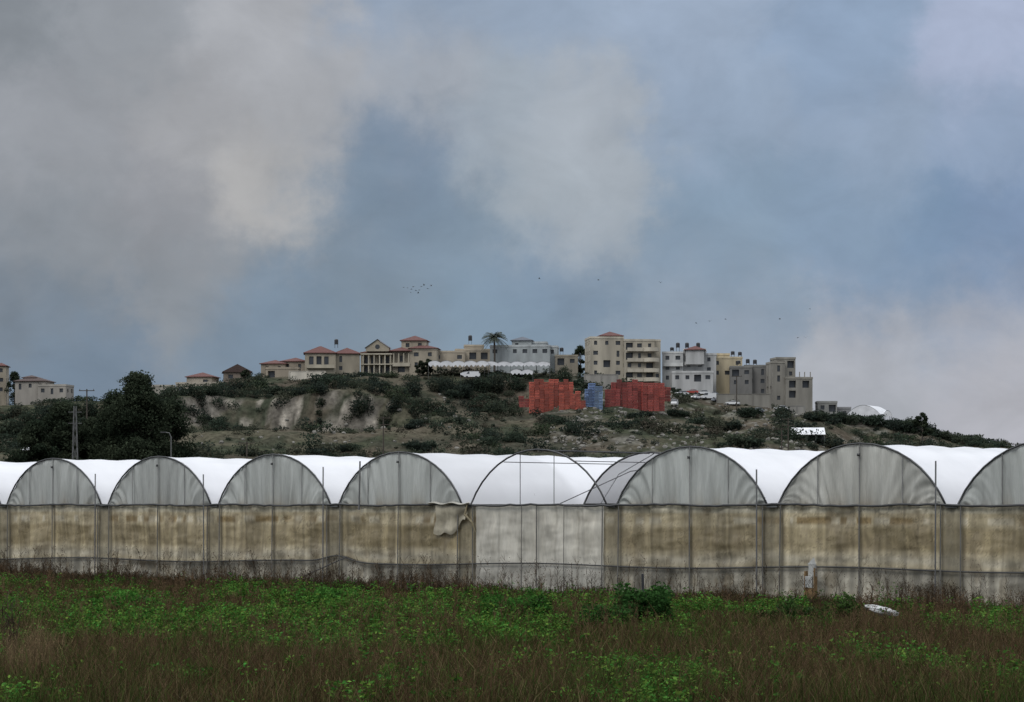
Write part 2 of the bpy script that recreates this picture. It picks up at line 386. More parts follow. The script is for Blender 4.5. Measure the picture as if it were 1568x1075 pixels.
b.block(601,627,541,577,1.0,8,'flat',balc=.6);b.rail(601,628,560,1.0,1.3)
b.R.hip(b.X(598),b.X(629),-.3,8,b.Z(537),1.3)
b.cols(603,626,4,560,541,-.1)
b.block(613,651,521,541,3,8,'hip',1.7)
b.block(627,669,536,577,0,9,'flat',dens=.9)
b.R.hip(b.X(627),b.X(669),0,9,b.Z(533),1.3)
b.done((172,162,140))
def rwall(name,p0,p1,yt,yb,D,col,yaw=0):
    pc=(p0+p1)/2;e=empty(name,(WX(pc,D),D,0),math.radians(yaw));m=MB();w=(p1-p0)/F*D/2
    m.box(-w,w,0,.5,WZ(yb,D)-3,WZ(yt,D));m.obj('wall',wallmat(col),e)
    c=MB();c.box(-w-.1,w+.1,-.08,.58,WZ(yt,D)+.003,WZ(yt,D)+.2)
    n=max(2,int(w*2/5))
    for i in range(n+1):
        x=-w+2*w*i/n;c.box(x-.2,x+.2,-.15,-.003,WZ(yb,D)-3,WZ(yt,D))
    c.obj('coping',wallmat(tuple(int(v*.9) for v in col)),e)
rwall('retaining_wall',443,498,569,583,738,(190,182,165))
rwall('retaining_wall',895,946,574,590,748,(140,136,128))
b=Bld('flat_roofed_house',705,778,3,(160,147,126));b.block(662,712,540,566,0,9);b.block(698,751,536,566,3,9);b.block(712,742,529,537,5,5,dens=.4);b.done()
tank(720,524,785,1.7,dy=1);
b=Bld('blue_grey_house',800,778,-5,(150,156,156),M_greyroof);b.block(750,842,531,560,0,10,dens=.9);b.block(776,852,531,560,4,8);b.block(783,813,521,531,2,7,'hip',1.3,dens=.9);b.block(812,836,525,531,3,6,dens=.3);b.done((165,170,170))
b=Bld('small_house',865,780,0,(140,131,114));b.block(850,885,546,566,0,8);b.done()
tank(860,540,780,1.2)
b=Bld('apartment_building',958,768,6,(168,158,138),M_tile)
b.block(904,956,518,582,1.5,12,'flat',dens=.95,balc=.1)
b.R.hip(b.X(921),b.X(955),3,11,b.Z(513),1.5);b.W.box(b.X(922),b.X(954),3.2,10.8,b.Z(518)+.62,b.Z(513)-.2)
b.block(956,1003,522,586,0,12,'flat',dens=.95,balc=.35)
for k,yy in enumerate((537,553,569,583)):
    z=b.Z(yy);x=b.X(997);R=2.9
    for (r0,za,zb) in ((R,z-.25,z+.0),(R,z+.003,z+.95)):
        pts=[(x+R*.9*math.cos(t),-.2+r0*math.sin(t)) for t in [math.pi*1.0+i*math.pi/12 for i in range(13)]]
        if zb-za<.5:
            i=len(b.T.v);b.T.v+=[(p[0],p[1],za) for p in pts]+[(p[0],p[1],zb) for p in pts];m=len(pts)
            b.T.f+=[tuple(range(i,i+m)),tuple(range(i+m,i+2*m))]
            b.T.f+=[(i+j,i+j+1,i+m+j+1,i+m+j) for j in range(m-1)]
        else:
            for j in range(len(pts)-1): b.T.q((*pts[j],za),(*pts[j+1],za),(*pts[j+1],zb),(*pts[j],zb))
    b.rail(960,984,yy,0,1.1)
b.block(1003,1013,522,586,1,10,'flat',dens=.6)
b.done((184,174,154))
b=Bld('white_house',1052,772,-6,(168,168,166))
b.block(1014,1046,541,590,0,10,dens=.9,balc=.3);b.block(1046,1080,536,592,2,10,dens=.9,balc=.2);b.block(1050,1078,536,548,0,6,'hip',1.3,dens=.2,base=2);b.block(1074,1096,543,592,3,9,dens=.8);b.block(1030,1092,572,592,-4,3.9,balc=.4)
b.rail(1016,1046,560,0,1.2);b.rail(1048,1074,558,2,1.2);b.done((184,184,181))
for p in (1038,1052,1069): tank(p,534,772,1.5)
for p in (1029,1058): tank(p,538,772,1.0,dy=5)
b=Bld('yellow_house',1113,778,5,(180,164,130));b.block(1090,1137,549,585,0,10,dens=.9);b.block(1096,1120,543,549,3,6,dens=.4);b.done()
tank(1122,545,780,1.1);tank(1133,546,780,1.1);
b=Bld('grey_house',1165,768,-4,(110,108,104))
b.block(1118,1152,563,605,0,10,dens=.7);b.block(1140,1196,561,610,2,10,dens=.7,balc=.3);b.done((120,118,113))
tank(1145,558,770,1.3);tank(1156,559,770,1.3);tank(1131,559,770,1.0)
b=Bld('unfinished_concrete_building',1215,760,8,(130,125,114))
b.block(1183,1203,556,622,1,8,dens=.7,balc=.4);b.block(1192,1222,549,622,3,8,'flat',dens=.8,balc=.3);b.block(1203,1245,580,624,0,9,dens=.9,balc=.5)
for p in (1226,1234,1243): b.T.box(b.X(p)-.12,b.X(p)+.12,1,1.25,b.Z(580)+.6,b.Z(580)+2.2)
b.done((138,132,120))
b=Bld('small_house',1266,765,0,(130,129,124));b.block(1252,1282,617,632,0,6);b.done()
b=Bld('small_house',1295,770,0,(130,130,130));b.block(1283,1303,626,640,0,6);b.done()
rwall('retaining_wall',1208,1232,622,634,742,(142,138,130))
rwall('retaining_wall',1098,1180,604,611,752,(128,124,114))

M_tarp=mat_plain('white_tarp',(.56,.56,.57),.5,.2,.5)
def tshed(name,p0,p1,yt,ym,yb,D,n,dep=14,yaw=0):
    pc=(p0+p1)/2;e=empty(name,(WX(pc,D),D,0),math.radians(yaw));s=F/D;w=(p1-p0)/s;z1=WZ(yt,D);zm=WZ(ym,D);z0=WZ(yb,D);m=MB();p=MB()
    for k in range(n):
        a=-w/2+w*k/n;c=a+w/n;ar=[(a+(c-a)*i/10, zm+(z1-zm)*math.sin(math.pi*i/10)**.8) for i in range(11)]
        for i in range(10):
            m.q((ar[i][0],0,ar[i][1]),(ar[i+1][0],0,ar[i+1][1]),(ar[i+1][0],dep,ar[i+1][1]),(ar[i][0],dep,ar[i][1]))
            zl=lambda j:zm-(zm-z0)*(.75+.25*math.sin(j*1.7+k))
            m.q((ar[i][0],.1,ar[i][1]-.02),(ar[i+1][0],.1,ar[i+1][1]-.02),(ar[i+1][0],.1,zl(i)),(ar[i][0],.1,zl(i-1)))
        for xx in (a,c): 
            for yy in (.3,dep): p.tube([(xx,yy,z0-4),(xx,yy,zm-.05)],.06,5)
    m.obj('cover',M_tarp,e,False);p.obj('frame',M_metal_l,e)
tshed('white_tarp_shed',656,748,552,555,562,752,5);tshed('white_tarp_shed',742,842,553,556,561.5,754,5)
tshed('white_tarp_shed',705,735,568,571,576,742,1,5);tshed('white_tarp_shed',782,816,565,568,574,744,2,6)
tshed('white_tarp_shed',1296,1348,620,634,640,748,1,12,-25);tshed('white_tarp_shed',30,62,684,688,690,440,2,8)
tshed('white_tarp_shed',1352,1366,628,636,638,750,1,5)
def shed(px0,px1,yt,yb,D):
    e=empty('white_roofed_shed',(WX((px0+px1)/2,D),D,0),math.radians(-12));w=(px1-px0)/F*D/2;z1=WZ(yt,D);z0=WZ(yb,D)
    m=MB();m.q((-w,0,z0),(w,0,z0),(w*.85,5,z1),(-w*.95,5,z1));m.q((-w,0,z0-.15),(w,0,z0-.15),(w,0,z0),(-w,0,z0));m.obj('roof',M_tarp,e)
    p=MB()
    for i in range(5):
        x=-w*.95+w*1.9*i/4;p.box(x-.08,x+.08,.3,.46,z0-4,z0-.05)
    p.box(-w*.9,w*.85,4,4.2,z0-4,z0+.4);p.obj('posts_and_back_wall',M_metal_l,e)
D=march(1235,674)-6;shed(1207,1264,654,665,D)

# ------------------------------------------------------------ crate stacks
def crates(p0,p1,yb,heights,D,col,rows=2,cw=1.25,ch=.82,name='stacked_plastic_crates'):
    s=F/D;n=len(heights);w=(p1-p0)/s;cw=w/n;e=empty(name,(WX((p0+p1)/2,D),D,0),math.radians(random.uniform(-6,6)))
    bodies=[MB() for _ in range(3)];slot=MB();z0=WZ(yb,D)
    for i,h in enumerate(heights):
        x=-w/2+cw*(i+.5);tone=random.randint(0,2)
        for r in range(rows):
            hh=max(1,int(round(h/s/ch))-(r>0)*random.randint(0,1))
            for k in range(-2,hh):
                if random.random()<.35: tone=random.randint(0,2)
                body=bodies[tone]
                j=random.uniform(-.06,.06);z=z0+k*ch;y=r*1.3+random.uniform(-.14,.14);a=cw*.455
                body.box(x-a+j,x+a+j,y,y+1.15,z+.06,z+ch-.18)
                body.box(x-a-.04+j,x+a+.04+j,y-.06,y+1.2,z+ch-.178,z+ch-.04)
                for q in (-.6,0,.6): slot.box(x+a*q*1.0-.15+j,x+a*q*1.0+.15+j,y-.012,y-.002,z+.16,z+ch-.3)
    for t,bd in enumerate(bodies):
        f=(.62,.95,1.22)[t];bd.obj('crates',mat_plain('crate_plastic',tuple(min(.9,v*f+(.012 if t==2 else 0)) for v in col),.5,.3,.5),e)
    slot.obj('slots',mat_plain('slot_shadow_plastic',tuple(v*.3 for v in col),.7,.2),e)
red=(.42,.085,.052);dred=(.27,.046,.036);blue=(.16,.24,.42)
Dc=march(850,626);print('Dc',Dc)
crates(811,848,624,[40,42,42,41,42],Dc,red);crates(848,878,624,[42,41,42,40],Dc+.8,red);crates(856,889,625,[22,26,24,26],Dc-3,red,1)
crates(794,811,615,[8,6],Dc+2,dred,1)
crates(896,912,626,[30,38,40],Dc-1,blue,2);crates(910,923,626,[36,34],Dc-2,(.20,.29,.45),1)
crates(926,950,618,[20,22,20],Dc+1,dred,1)
crates(936,985,620,[36,37,34,36,37,36],Dc+2,dred,2);crates(983,1018,621,[36,33,36,34],Dc,(.31,.055,.04),2);crates(1014,1027,606,[14,12],Dc+6,dred,1)
crates(888,897,622,[8],Dc-3,red,1)

# ------------------------------------------------------------ cars
def car(px,py,col,yaw=0,D=None,van=False):
    D=D or march(px,py);x=WX(px,D);z=max(WZ(py,D),float(hill(x,D)))
    e=empty('parked_van' if van else 'parked_car',(x,D,z),math.radians(yaw))
    b=MB();gl=MB();w=MB()
    prof=[(-2.1,.35),(-2.15,.75),(-1.9,.95),(-.95,1.0),(1.75,1.0),(2.1,.85),(2.1,.35)] if not van else [(-2.3,.35),(-2.35,.9),(-1.8,1.15),(-1.3,1.2),(2.3,1.2),(2.35,.35)]
    cab=[(-1.0,1.0),(-.35,1.42),(1.0,1.45),(1.7,1.0)] if not van else [(-1.5,1.2),(-1.0,1.95),(2.25,1.95),(2.3,1.2)]
    def ext(m,pr,hw,hw2=None):
        i=len(m.v);k=len(pr);zt=max(p[1] for p in pr);hw2=hw2 or hw
        for sgn in (-1,1):
            for p in pr: m.v.append((p[0],sgn*(hw if p[1]<zt-.2 else hw2),p[1]))
        m.f.append(tuple(range(i,i+k)));m.f.append(tuple(range(i+k,i+2*k)))
        for j in range(k): m.f.append((i+j,i+(j+1)%k,i+k+(j+1)%k,i+k+j))
    ext(b,prof,.85);ext(gl,[(p[0]*.995,p[1]+.002) for p in cab],.8,.68)
    ct=cab[1:3];b.box(ct[0][0]+.05,ct[1][0]-.05,-.66,.66,ct[0][1]+.01,ct[0][1]+.07)
    if van: b.box(-.6,2.2,-.84,-.805,1.2,1.9);b.box(-.6,2.2,.805,.84,1.2,1.9)
    for xx in (-1.35,1.35):
        for yy in (-.87,.7): w.tube([(xx,yy,.33),(xx,yy+.17,.33)],.33,12)
    b.obj('body',mat_plain('car_paint',col,.35,.05),e);gl.obj('windows',M_glass,e);w.obj('wheels',M_black,e)
W_=(.55,.55,.55);S_=(.22,.23,.25)
for a in [(1076,605,W_,10),(1060,604,(.26,.04,.03),-20),(1044,606,W_,30),(1130,613,(.30,.05,.04),5),(1166,622,W_,15),(1180,619,S_,-10),(1196,629,W_,20),(1092,608,(.1,.12,.16),0),(1255,633,W_,10),(1275,635,S_,0),(1113,611,W_,0),(1160,632,S_,40),(1148,617,W_,10),(1100,616,S_,20),(1122,622,W_,-20),(1066,612,W_,60)]: car(*a)
car(1033,622,W_,80,van=True);car(722,579,W_,0,737,True);car(1085,612,W_,20,van=True)

# ------------------------------------------------------------ trees
def tree(name,x,y,z,H,Wd,nl=9000,ls=.18,colA=(.019,.027,.017),colB=(.038,.047,.029),ncl=60,low=.18):
    e=empty(name,(x,y,z));t=MB()
    t.tube([(0,0,-.5),(.1,0,H*.2),(.25,.1,H*.45),(.1,0,H*.8)],[H*.028,H*.022,H*.014,H*.003],8)
    cl=[]
    for i in range(ncl):
        u=random.uniform(low,1)
        prof=math.sin(min(1,(u-low)/(1-low)*.86+.16)*math.pi)**.6
        a=random.uniform(0,6.28);r=Wd/2*prof*random.uniform(.35,1.0)
        c=Vector((math.cos(a)*r,math.sin(a)*r,H*u*.96));cl.append((c,H*random.uniform(.045,.10)))
        zb=max(H*.12,c.z*random.uniform(.5,.75))
        if i%2==0: t.tube([(.15,0,zb),(c.x*.5,c.y*.5,(zb+c.z)/2+.2),tuple(c)],[H*.009,H*.005,H*.002],5)
    t.obj('trunk_and_limbs',M_bark,e)
    cc=np.array([tuple(c[0]) for c in cl]);cr=np.array([c[1] for c in cl]);idx=rng.integers(0,len(cl),nl)
    d=rng.normal(0,1,(nl,3));d/=np.linalg.norm(d,axis=1)[:,None];r=rng.uniform(.2,1.2,nl)**.7
    P=cc[idx]+d*(cr[idx]*r)[:,None]*np.array([1.15,1.15,.85])
    tone=rng.uniform(0,1,len(cl))[idx];A=np.array(colA);B=np.array(colB)
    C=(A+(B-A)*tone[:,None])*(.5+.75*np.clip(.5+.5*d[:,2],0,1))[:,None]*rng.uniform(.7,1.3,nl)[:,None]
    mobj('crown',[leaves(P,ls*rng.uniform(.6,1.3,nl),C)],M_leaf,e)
def ptree(name,px,ytop,wpx,D,**k):
    H=WZ(ytop,D);tree(name,WX(px,D),D,0,H,wpx/F*D,**k)
ptree('eucalyptus_tree',212,573,108,300,nl=60000,ncl=120,low=.12)
ptree('eucalyptus_tree',262,606,66,306,nl=26000,ncl=60,low=.1)
ptree('eucalyptus_tree',178,600,56,304,nl=24000,ncl=50,low=.1)
ptree('eucalyptus_tree',98,616,90,310,nl=32000,ncl=70,low=.1)
ptree('eucalyptus_tree',52,644,80,305,nl=26000,ncl=55,low=.1)
ptree('eucalyptus_tree',140,644,80,312,nl=26000,ncl=55,low=.1)
ptree('eucalyptus_tree',-70,600,100,310,nl=26000,ncl=60,low=.1)
for px,yt,yb,w,D in ((888,529,580,34,785),(22,570,612,26,800),(1412,632,664,30,735),(655,549,572,20,760),(376,566,592,22,762),(644,552,574,18,758)):
    x=WX(px,D);z=float(hill(x,D));tree('broadleaf_tree',x,D,z,max(2.5,WZ(yt,D)-z),w/F*D,nl=5000,ls=.24,ncl=30,low=.25)
def palm(px,yt,yb,D,wpx=34):
    x=WX(px,D);z=float(hill(x,D));H=WZ(yt,D)-z;e=empty('palm_tree',(x,D,z));t=MB()
    Ht=H-1.8
    t.tube([(0,0,-.5),(.1,0,Ht*.5),(0,0,Ht)],[.38,.28,.3],8);t.obj('trunk',M_bark,e)
    f=MB();R=wpx/F*D/2*1.2
    for i in range(70):
        a=random.uniform(0,6.28);el=random.uniform(-.5,1.35);pts=[]
        for j in range(6):
            u=j/5;rr=R*u*math.cos(el*.8)*1.0;zz=Ht+R*.95*(u*math.sin(el)-.55*u*u);pts.append(Vector((math.cos(a)*rr,math.sin(a)*rr,zz)))
        for j in range(5):
            p,q=pts[j],pts[j+1];sd=Vector((-math.sin(a),math.cos(a),0))
            for k in range(3):
                m=p.lerp(q,k/3);m2=p.lerp(q,(k+.7)/3)
                for sg in (-1,1):
                    l=.75*(1-.5*j/5);f.q(m,m2,m2+sd*sg*l+Vector((0,0,-.35))+(q-p)*.3)
    f.obj('fronds',mat_plain('palm_frond',(.030,.040,.024),.7,.3,1),e)
palm(757,508,545,776,36)

# ------------------------------------------------------------ masts, poles, lamps
def lattice(px,yt,D,w=1.0,arms=True):
    e=empty('lattice_mast',(WX(px,D),D,0));H=WZ(yt,D);m=MB();n=int(H/1.5)
    for a in (-1,1):
        for b in (-1,1): m.tube([(a*w/2,b*w/2,0),(a*w*.12,b*w*.12,H)],.045,4)
    for i in range(n):
        u=i/n;v=(i+1)/n;wa=w/2*(1-u*.76);wb=w/2*(1-v*.76)
        for sg in (-1,1):
            m.tube([(-wa,sg*wa,H*u),(wb,sg*wb,H*v)],.025,4);m.tube([(wa,sg*wa,H*u),(-wb,sg*wb,H*v)],.025,4)
            m.tube([(sg*wa,-wa,H*u),(sg*wb,wb,H*v)],.025,4)
    if arms:
        for k in (.86,.95): m.box(-.8,.8,-.04,.04,H*k,H*k+.07)
    m.obj('lattice',M_metal_l,e)
lattice(115,622,288)
def pole(px,yt,D,arms=2):
    x=WX(px,D);z=float(hill(x,D)) if D>450 else 0;H=WZ(yt,D)-z
    e=empty('utility_pole',(x,D,z));m=MB();m.tube([(0,0,-1),(0,0,H)],[.2,.13],8)
    for k in range(arms):
        zz=H-.3-k*1.5;m.box(-1.6,1.6,-.21,-.13,zz-.08,zz+.08)
        for a in (-1.4,0,1.4): m.cyl(a,-.17,zz+.083,zz+.35,.06,6)
    m.obj('pole',M_wood,e)
pole(587,638,560,2);pole(1207,640,600,2);pole(133,596,500,1);pole(378,676,480,1);pole(1197,655,590,2);pole(1128,575,745,1)
def lamp(px,yt,D):
    x=WX(px,D);e=empty('street_lamp',(x,D,0));H=WZ(yt,D);m=MB();m.tube([(0,0,0),(0,0,H-.4),(-.15,0,H-.05),(-.5,0,H)],[.06,.045,.035,.03],8);m.obj('post',M_metal_l,e)
    h=MB();h.box(-.85,-.45,-.1,.1,H-.04,H+.05);h.obj('lamp_head',M_metal,e)
lamp(262,662,200)

# ------------------------------------------------------------ greenhouse
TH=math.atan(.854);Z0=81.9
gh=empty('polytunnel_greenhouse',(0,Z0,0),-TH)
P=6.22;T0=1.15;A=2.9;Hh=1.80;ZG=3.0
Rc=(A*A+Hh*Hh)/(2*Hh)
def arcz(x): return ZG+math.sqrt(max(0,Rc*Rc-x*x))-(Rc-Hh)
M_roof=mat_attr('greenhouse_roof_film',.28,.35,.6,.04,.4)
M_net=mat_attr('end_wall_sheet',.30,.6,6,.12,.2,(6,1,.5))
M_curt=mat_attr('side_curtain_film',.25,.45,2.2,.18,.35,(2.6,1,.8))
spans=range(-6,7);DEPTH=62
pipes=MB();gut=MB();dpipe=MB();fpost=MB()
ph=np.linspace(-1,1,33);amax=math.asin(A/Rc)
for k in spans:
    tc=T0+k*P
    d0=6.0 if k==0 else 0.0
    dd=np.concatenate([[d0],np.arange(d0+.5,DEPTH+.1,.5)])
    ax=Rc*np.sin(ph*amax);az=ZG+Rc*np.cos(ph*amax)-(Rc-Hh)
    XX,DDm=np.meshgrid(ax,dd);ZZ=np.tile(az,(len(dd),1))
    sag=(.5-.5*np.cos(DDm/2.0*2*np.pi))*.05+ (fbm(DDm*.8,XX*2+k*9,5,3)-.5)*.07
    ZZ=ZZ-sag*(1-np.abs(ph)**6);
    c=np.ones(XX.shape+(3,))*np.array([.84,.835,.85])
    dirt=fbm(DDm*.25+k*7,XX*1.5,9,4);c*=(.86+.18*dirt)[...,None]
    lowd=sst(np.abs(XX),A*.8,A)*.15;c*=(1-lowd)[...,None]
    if k==-1: c*=np.where(DDm<6.2,.84,1)[...,None]
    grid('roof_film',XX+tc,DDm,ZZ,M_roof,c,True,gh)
    arc=[(tc+Rc*math.sin(p*amax),ZG+Rc*math.cos(p*amax)-(Rc-Hh)) for p in ph[::2]]
    dpipe.tube([(x,-.07,z) for x,z in arc],.03,6)
    for d in ((6.0,) if k==0 else ()): dpipe.tube([(x,d-.02,z) for x,z in arc],.035,6)
    for d in range(4,60,4):
        if k==0 and d<7: continue
        pipes.tube([(x,d,z-.05) for x,z in arc],.025,5,False)
    if k==0:
        dpipe.tube([(tc,0,arcz(0)-.03),(tc,6,arcz(0)-.03)],.03,6)
        for xx in (-1.5,1.5): dpipe.tube([(tc+xx,0,arcz(xx)-.03),(tc+xx,6,arcz(xx)-.03)],.015,6)
        for xx in (-.75,.7): dpipe.tube([(tc+xx,-.05,ZG),(tc+xx,-.05,arcz(xx))],.014,5)
        dpipe.tube([(tc+.9,.02,ZG+.02),(tc+1.5,3,4.1),(tc+2.0,6,4.4)],.016,5)
        dpipe.tube([(tc+2.6,.02,ZG+.02),(tc+1.0,3,4.0),(tc+.2,6,4.75)],.016,5)
        dpipe.tube([(tc-A,6,ZG),(tc+A,6,ZG)],.03,5)
    else:
        nxg=150;nz=14
        xg=np.linspace(-A,A,nxg);zt=np.array([arcz(x) for x in xg])
        vz=np.linspace(0,1,nz)
        X2,V2=np.meshgrid(xg,vz);Z2=ZG-.02+(zt[None,:]-ZG+.0)*V2
        fan=X2*(1-.25*V2)
        pl=(vn(fan*7,V2*.7+k*3,91)-.5)*.12+(vn(fan*18,V2+k*5,92)-.5)*.05
        if k==2: pl+=np.sin(X2*22/(1+.8*V2))*.025*(1-.3*V2)
        edge=1-sst(np.abs(X2),A*.9,A)
        Y2=-.03+pl*edge*(1-.8*(V2>.99))
        base=np.array([.45,.463,.435]) if k>-3 else np.array([.41,.42,.395])
        if k in(2,): base=np.array([.49,.485,.44])
        sh=.76+.32*vn(X2*2.2,V2*1.2+k*11,93)+.22*(vn(X2*9,V2*.6+k,94)-.5)
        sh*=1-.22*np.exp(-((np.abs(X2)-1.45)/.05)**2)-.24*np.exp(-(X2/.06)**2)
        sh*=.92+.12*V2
        c=base*sh[...,None]
        st=(np.exp(-V2*7)*vn(X2*3,V2*0+k,95))[...,None]*.6
        c=c*(1-st)+np.array([.22,.17,.10])*st
        grid('end_wall_sheet',X2+tc,Y2,Z2,M_net,c,True,gh)
        for xx in (-1.47,0,1.47): pipes.tube([(tc+xx,-.085,ZG),(tc+xx,-.085,arcz(xx))],.014,5)
        dpipe.box(tc-.04,tc+.04,-.16,-.11,arcz(0)-.38,arcz(0)-.3)
    xg0=tc+A;gut.box(xg0+.02,xg0+.40,-.12,DEPTH,ZG-.10,ZG-.02)
    gc=tc+P/2
    for xx in (gc-.33,gc+.33,tc+.02): fpost.tube([(xx+random.uniform(-.03,.03),-.16,0),(xx,-.13,ZG-.02)],.020,6)
    if k in (-6,-5,-4,-3,-2,1,2,3,4):
        px=gc-.42+random.uniform(-.05,.05)
        dpipe.tube([(px,-.24,-.2),(px+random.uniform(-.04,.06),-.24,ZG+1.05+random.uniform(-.1,.35))],.024,6)
    if k==-1: dpipe.tube([(tc-1.75,-.24,ZG-.2),(tc-1.72,-.22,ZG+1.5)],.03,6)
    grid('back_wall_sheet',np.stack([np.array(ax)+tc]*2),np.full((2,33),DEPTH-.1),np.stack([np.zeros(33),az]),M_net,np.ones((2,33,3))*.7,True,gh)
xa=T0-6.5*P;xb=T0+6.5*P
pts=[(x,-.12,ZG-.03+.02*math.sin(x*1.3)+random.uniform(-.018,.018)) for x in np.arange(xa,xb,.3)]
dpipe.tube(pts,.04,6)
def railz(x): return 1.0+.006*x+.05*math.sin(x*.55+1)+(.22*math.exp(-((x+8.0)/.8)**2))
dpipe.tube([(x,-.125,railz(x)) for x in np.arange(xa,xb,.25)],.022,5)
dpipe.tube([(-10.5,-.3,.1),(-7.4,-.25,1.15)],.022,5)
# curtain
dx=.035;xg=np.arange(xa,xb,dx);zg=np.linspace(0,ZG-.03,80)
X3,Z3=np.meshgrid(xg,zg)
sp=(X3-T0)/P;kk=np.round(sp);lx=(X3-T0)-kk*P;ag=P/2-np.abs(lx)
lxm=np.abs(lx)
rz=np.array([railz(x) for x in xg])[None,:]
zn=np.clip((Z3-rz)/(ZG-rz),0,1)
# swag folds: hang from the top rail between posts
xs_=(X3*1.0)%1.55/1.55;sw=np.sin((zn*7+((xs_-.5)**2)*9+fbm(X3*.6,Z3*.5,108,2)*4))*.035*cf(fbm(X3*.35,Z3*.4,109,3),.35,.65)*np.exp(-((zn-.75)/.3)**2)
fold=(fbm(X3*1.6,Z3*.8,101,3)-.5)*.22+(fbm(X3*.7+Z3*.8,Z3*2.0-X3*.4,102,3)-.5)*.16+(vn(X3*6,Z3*.6,103)-.5)*.09+sw
post=np.minimum(np.minimum(np.abs(ag-.33),lxm),1)
fold=fold*(.25+.75*sst(post,0,.5))
pin=sst(np.abs(Z3-rz),0,.35)*sst(ZG-Z3,0,.2)
Y3=-.02+fold*pin*.9-.06*(1-sst(Z3,0,.5))
tan=np.array([.39,.330,.215]);ol=np.array([.265,.215,.125]);gr=np.array([.36,.332,.265]);wh=np.array([.54,.515,.45]);dk=np.array([.15,.120,.075]);tp=np.array([.42,.38,.28])
up=sst(Z3,rz,rz+.05)
wob=(fbm(X3*.5,X3*0,106,2)-.5)*.08
znw=zn+wob
midb=(sst(znw,.22,.32)*(1-sst(znw,.60,.68)))*(.7+.3*cf(fbm(X3*.4,X3*0+7,107,3)))
upc=tan*(1-midb[...,None])+ol*midb[...,None]
topb=sst(zn,.84,.88)[...,None];upc=upc*(1-topb)+tp*topb
loww=np.exp(-((znw-.12)/.09)**2)[...,None]*.6;upc=upc*(1-loww)+gr*1.02*loww
dash=(vn(X3*3.4,X3*0,111)>.45)*(np.exp(-((zn-.74)/.06)**4))*.8*sst(fbm(X3*.35,X3*0+3,112,2),.34,.42)
upc=upc*(1-dash[...,None])+np.array([.20,.135,.055])*dash[...,None]
dash2=(vn(X3*3.4,X3*0,111)<.34)*(np.exp(-((zn-.74)/.055)**4))*.65
upc=upc*(1-dash2[...,None])+np.array([.52,.47,.36])*dash2[...,None]
lo=gr*(1.08-.50*cf(fbm(X3*3,Z3*.5,121,3))[...,None]);
lo=lo*(.68+.56*vn(X3*1.1,Z3*.2,122)[...,None])
C3=lo*(1-up[...,None])+upc*up[...,None]
C3*= (.70+.46*cf(fbm(X3*5,Z3*.25,131,3)))[...,None]
C3*= (.82+.30*cf(fbm(X3*.9,Z3*.35,132,3)))[...,None]
blot=sst(fbm(X3*2.4,Z3*1.6,135,4),.58,.70)[...,None]*.45;C3=C3*(1-blot)+dk*1.3*blot
for sd_,sc in ((133,1.4),(134,.8),(136,2.2)):
    cr=np.abs(fbm(X3*sc*1.4+Z3*.5,Z3*1.4*sc-X3*.3,sd_,4)-.5);C3*=(1-.26*np.exp(-(cr/.008)**2)+.14*np.exp(-((cr-.02)/.010)**2))[...,None]  # creases: fold shade and bright edge painted into the film colour
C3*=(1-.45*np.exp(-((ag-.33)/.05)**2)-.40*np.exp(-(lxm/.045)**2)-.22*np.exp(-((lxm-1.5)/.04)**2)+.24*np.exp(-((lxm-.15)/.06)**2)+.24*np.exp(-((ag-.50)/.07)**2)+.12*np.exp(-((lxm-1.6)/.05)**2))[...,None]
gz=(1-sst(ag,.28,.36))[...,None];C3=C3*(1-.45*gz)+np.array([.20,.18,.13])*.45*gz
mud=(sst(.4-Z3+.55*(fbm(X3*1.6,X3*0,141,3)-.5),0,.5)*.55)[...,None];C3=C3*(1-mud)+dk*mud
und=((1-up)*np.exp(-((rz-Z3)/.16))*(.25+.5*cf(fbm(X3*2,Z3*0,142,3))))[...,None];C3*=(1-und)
new=((kk==0)&(ag>.38)).astype(float)[...,None];C3=C3*(1-.82*new)+(wh*(.74+.30*cf(fbm(X3*1.3,Z3*1.2,151,3))[...,None])*(1-.30*(Z3<rz)[...,None])*(1-.25*np.exp(-((lxm-.75)/.05)**2)-.3*np.exp(-((lxm-1.7)/.04)**2))[...,None])*.82*new
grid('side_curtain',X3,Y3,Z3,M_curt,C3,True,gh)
for xx in (-.6,1.2,): fpost.tube([(T0+xx,-.17,0),(T0+xx,-.15,ZG-.02)],.013,6)
u=np.linspace(0,1,40);v=np.linspace(0,1,30);U,V=np.meshgrid(u,v)
fx=T0-P/2-1.35+U*(1.35+.12*V)+.05*np.sin(V*5);fz=ZG-.03-V*(.98-.50*sst(U,.5,1)+.05*np.sin(U*13))
fy=-.14-.05*np.sin(U*11+V*3)*V-.03*np.sin(V*8)
grid('torn_film_flap',fx,fy,fz,M_curt,np.ones(U.shape+(3,))*np.array([.36,.325,.245])*(.65+.5*cf(fbm(U*4,V*5,161,4))[...,None]),True,gh)
fx=T0-P/2-1.6+U*1.9;fz=ZG+.06-.08*V+.03*np.sin(U*14);fy=-.15-.12*np.sin(V*3.14)
grid('rolled_film',fx,fy,fz,M_curt,np.ones(U.shape+(3,))*np.array([.42,.40,.35]),True,gh)
tt=MB();tt.tube([(T0-P/2+.15,-.2,ZG),(T0-P/2+.1,-.26,ZG-.35),(T0-P/2+.4,-.26,ZG-.6),(T0-P/2+.55,-.22,ZG-.95)],[.02,.05,.04,.012],6);tt.obj('hanging_strap',mat_plain('brown_strap',(.17,.14,.08),.8,.3,4),gh)
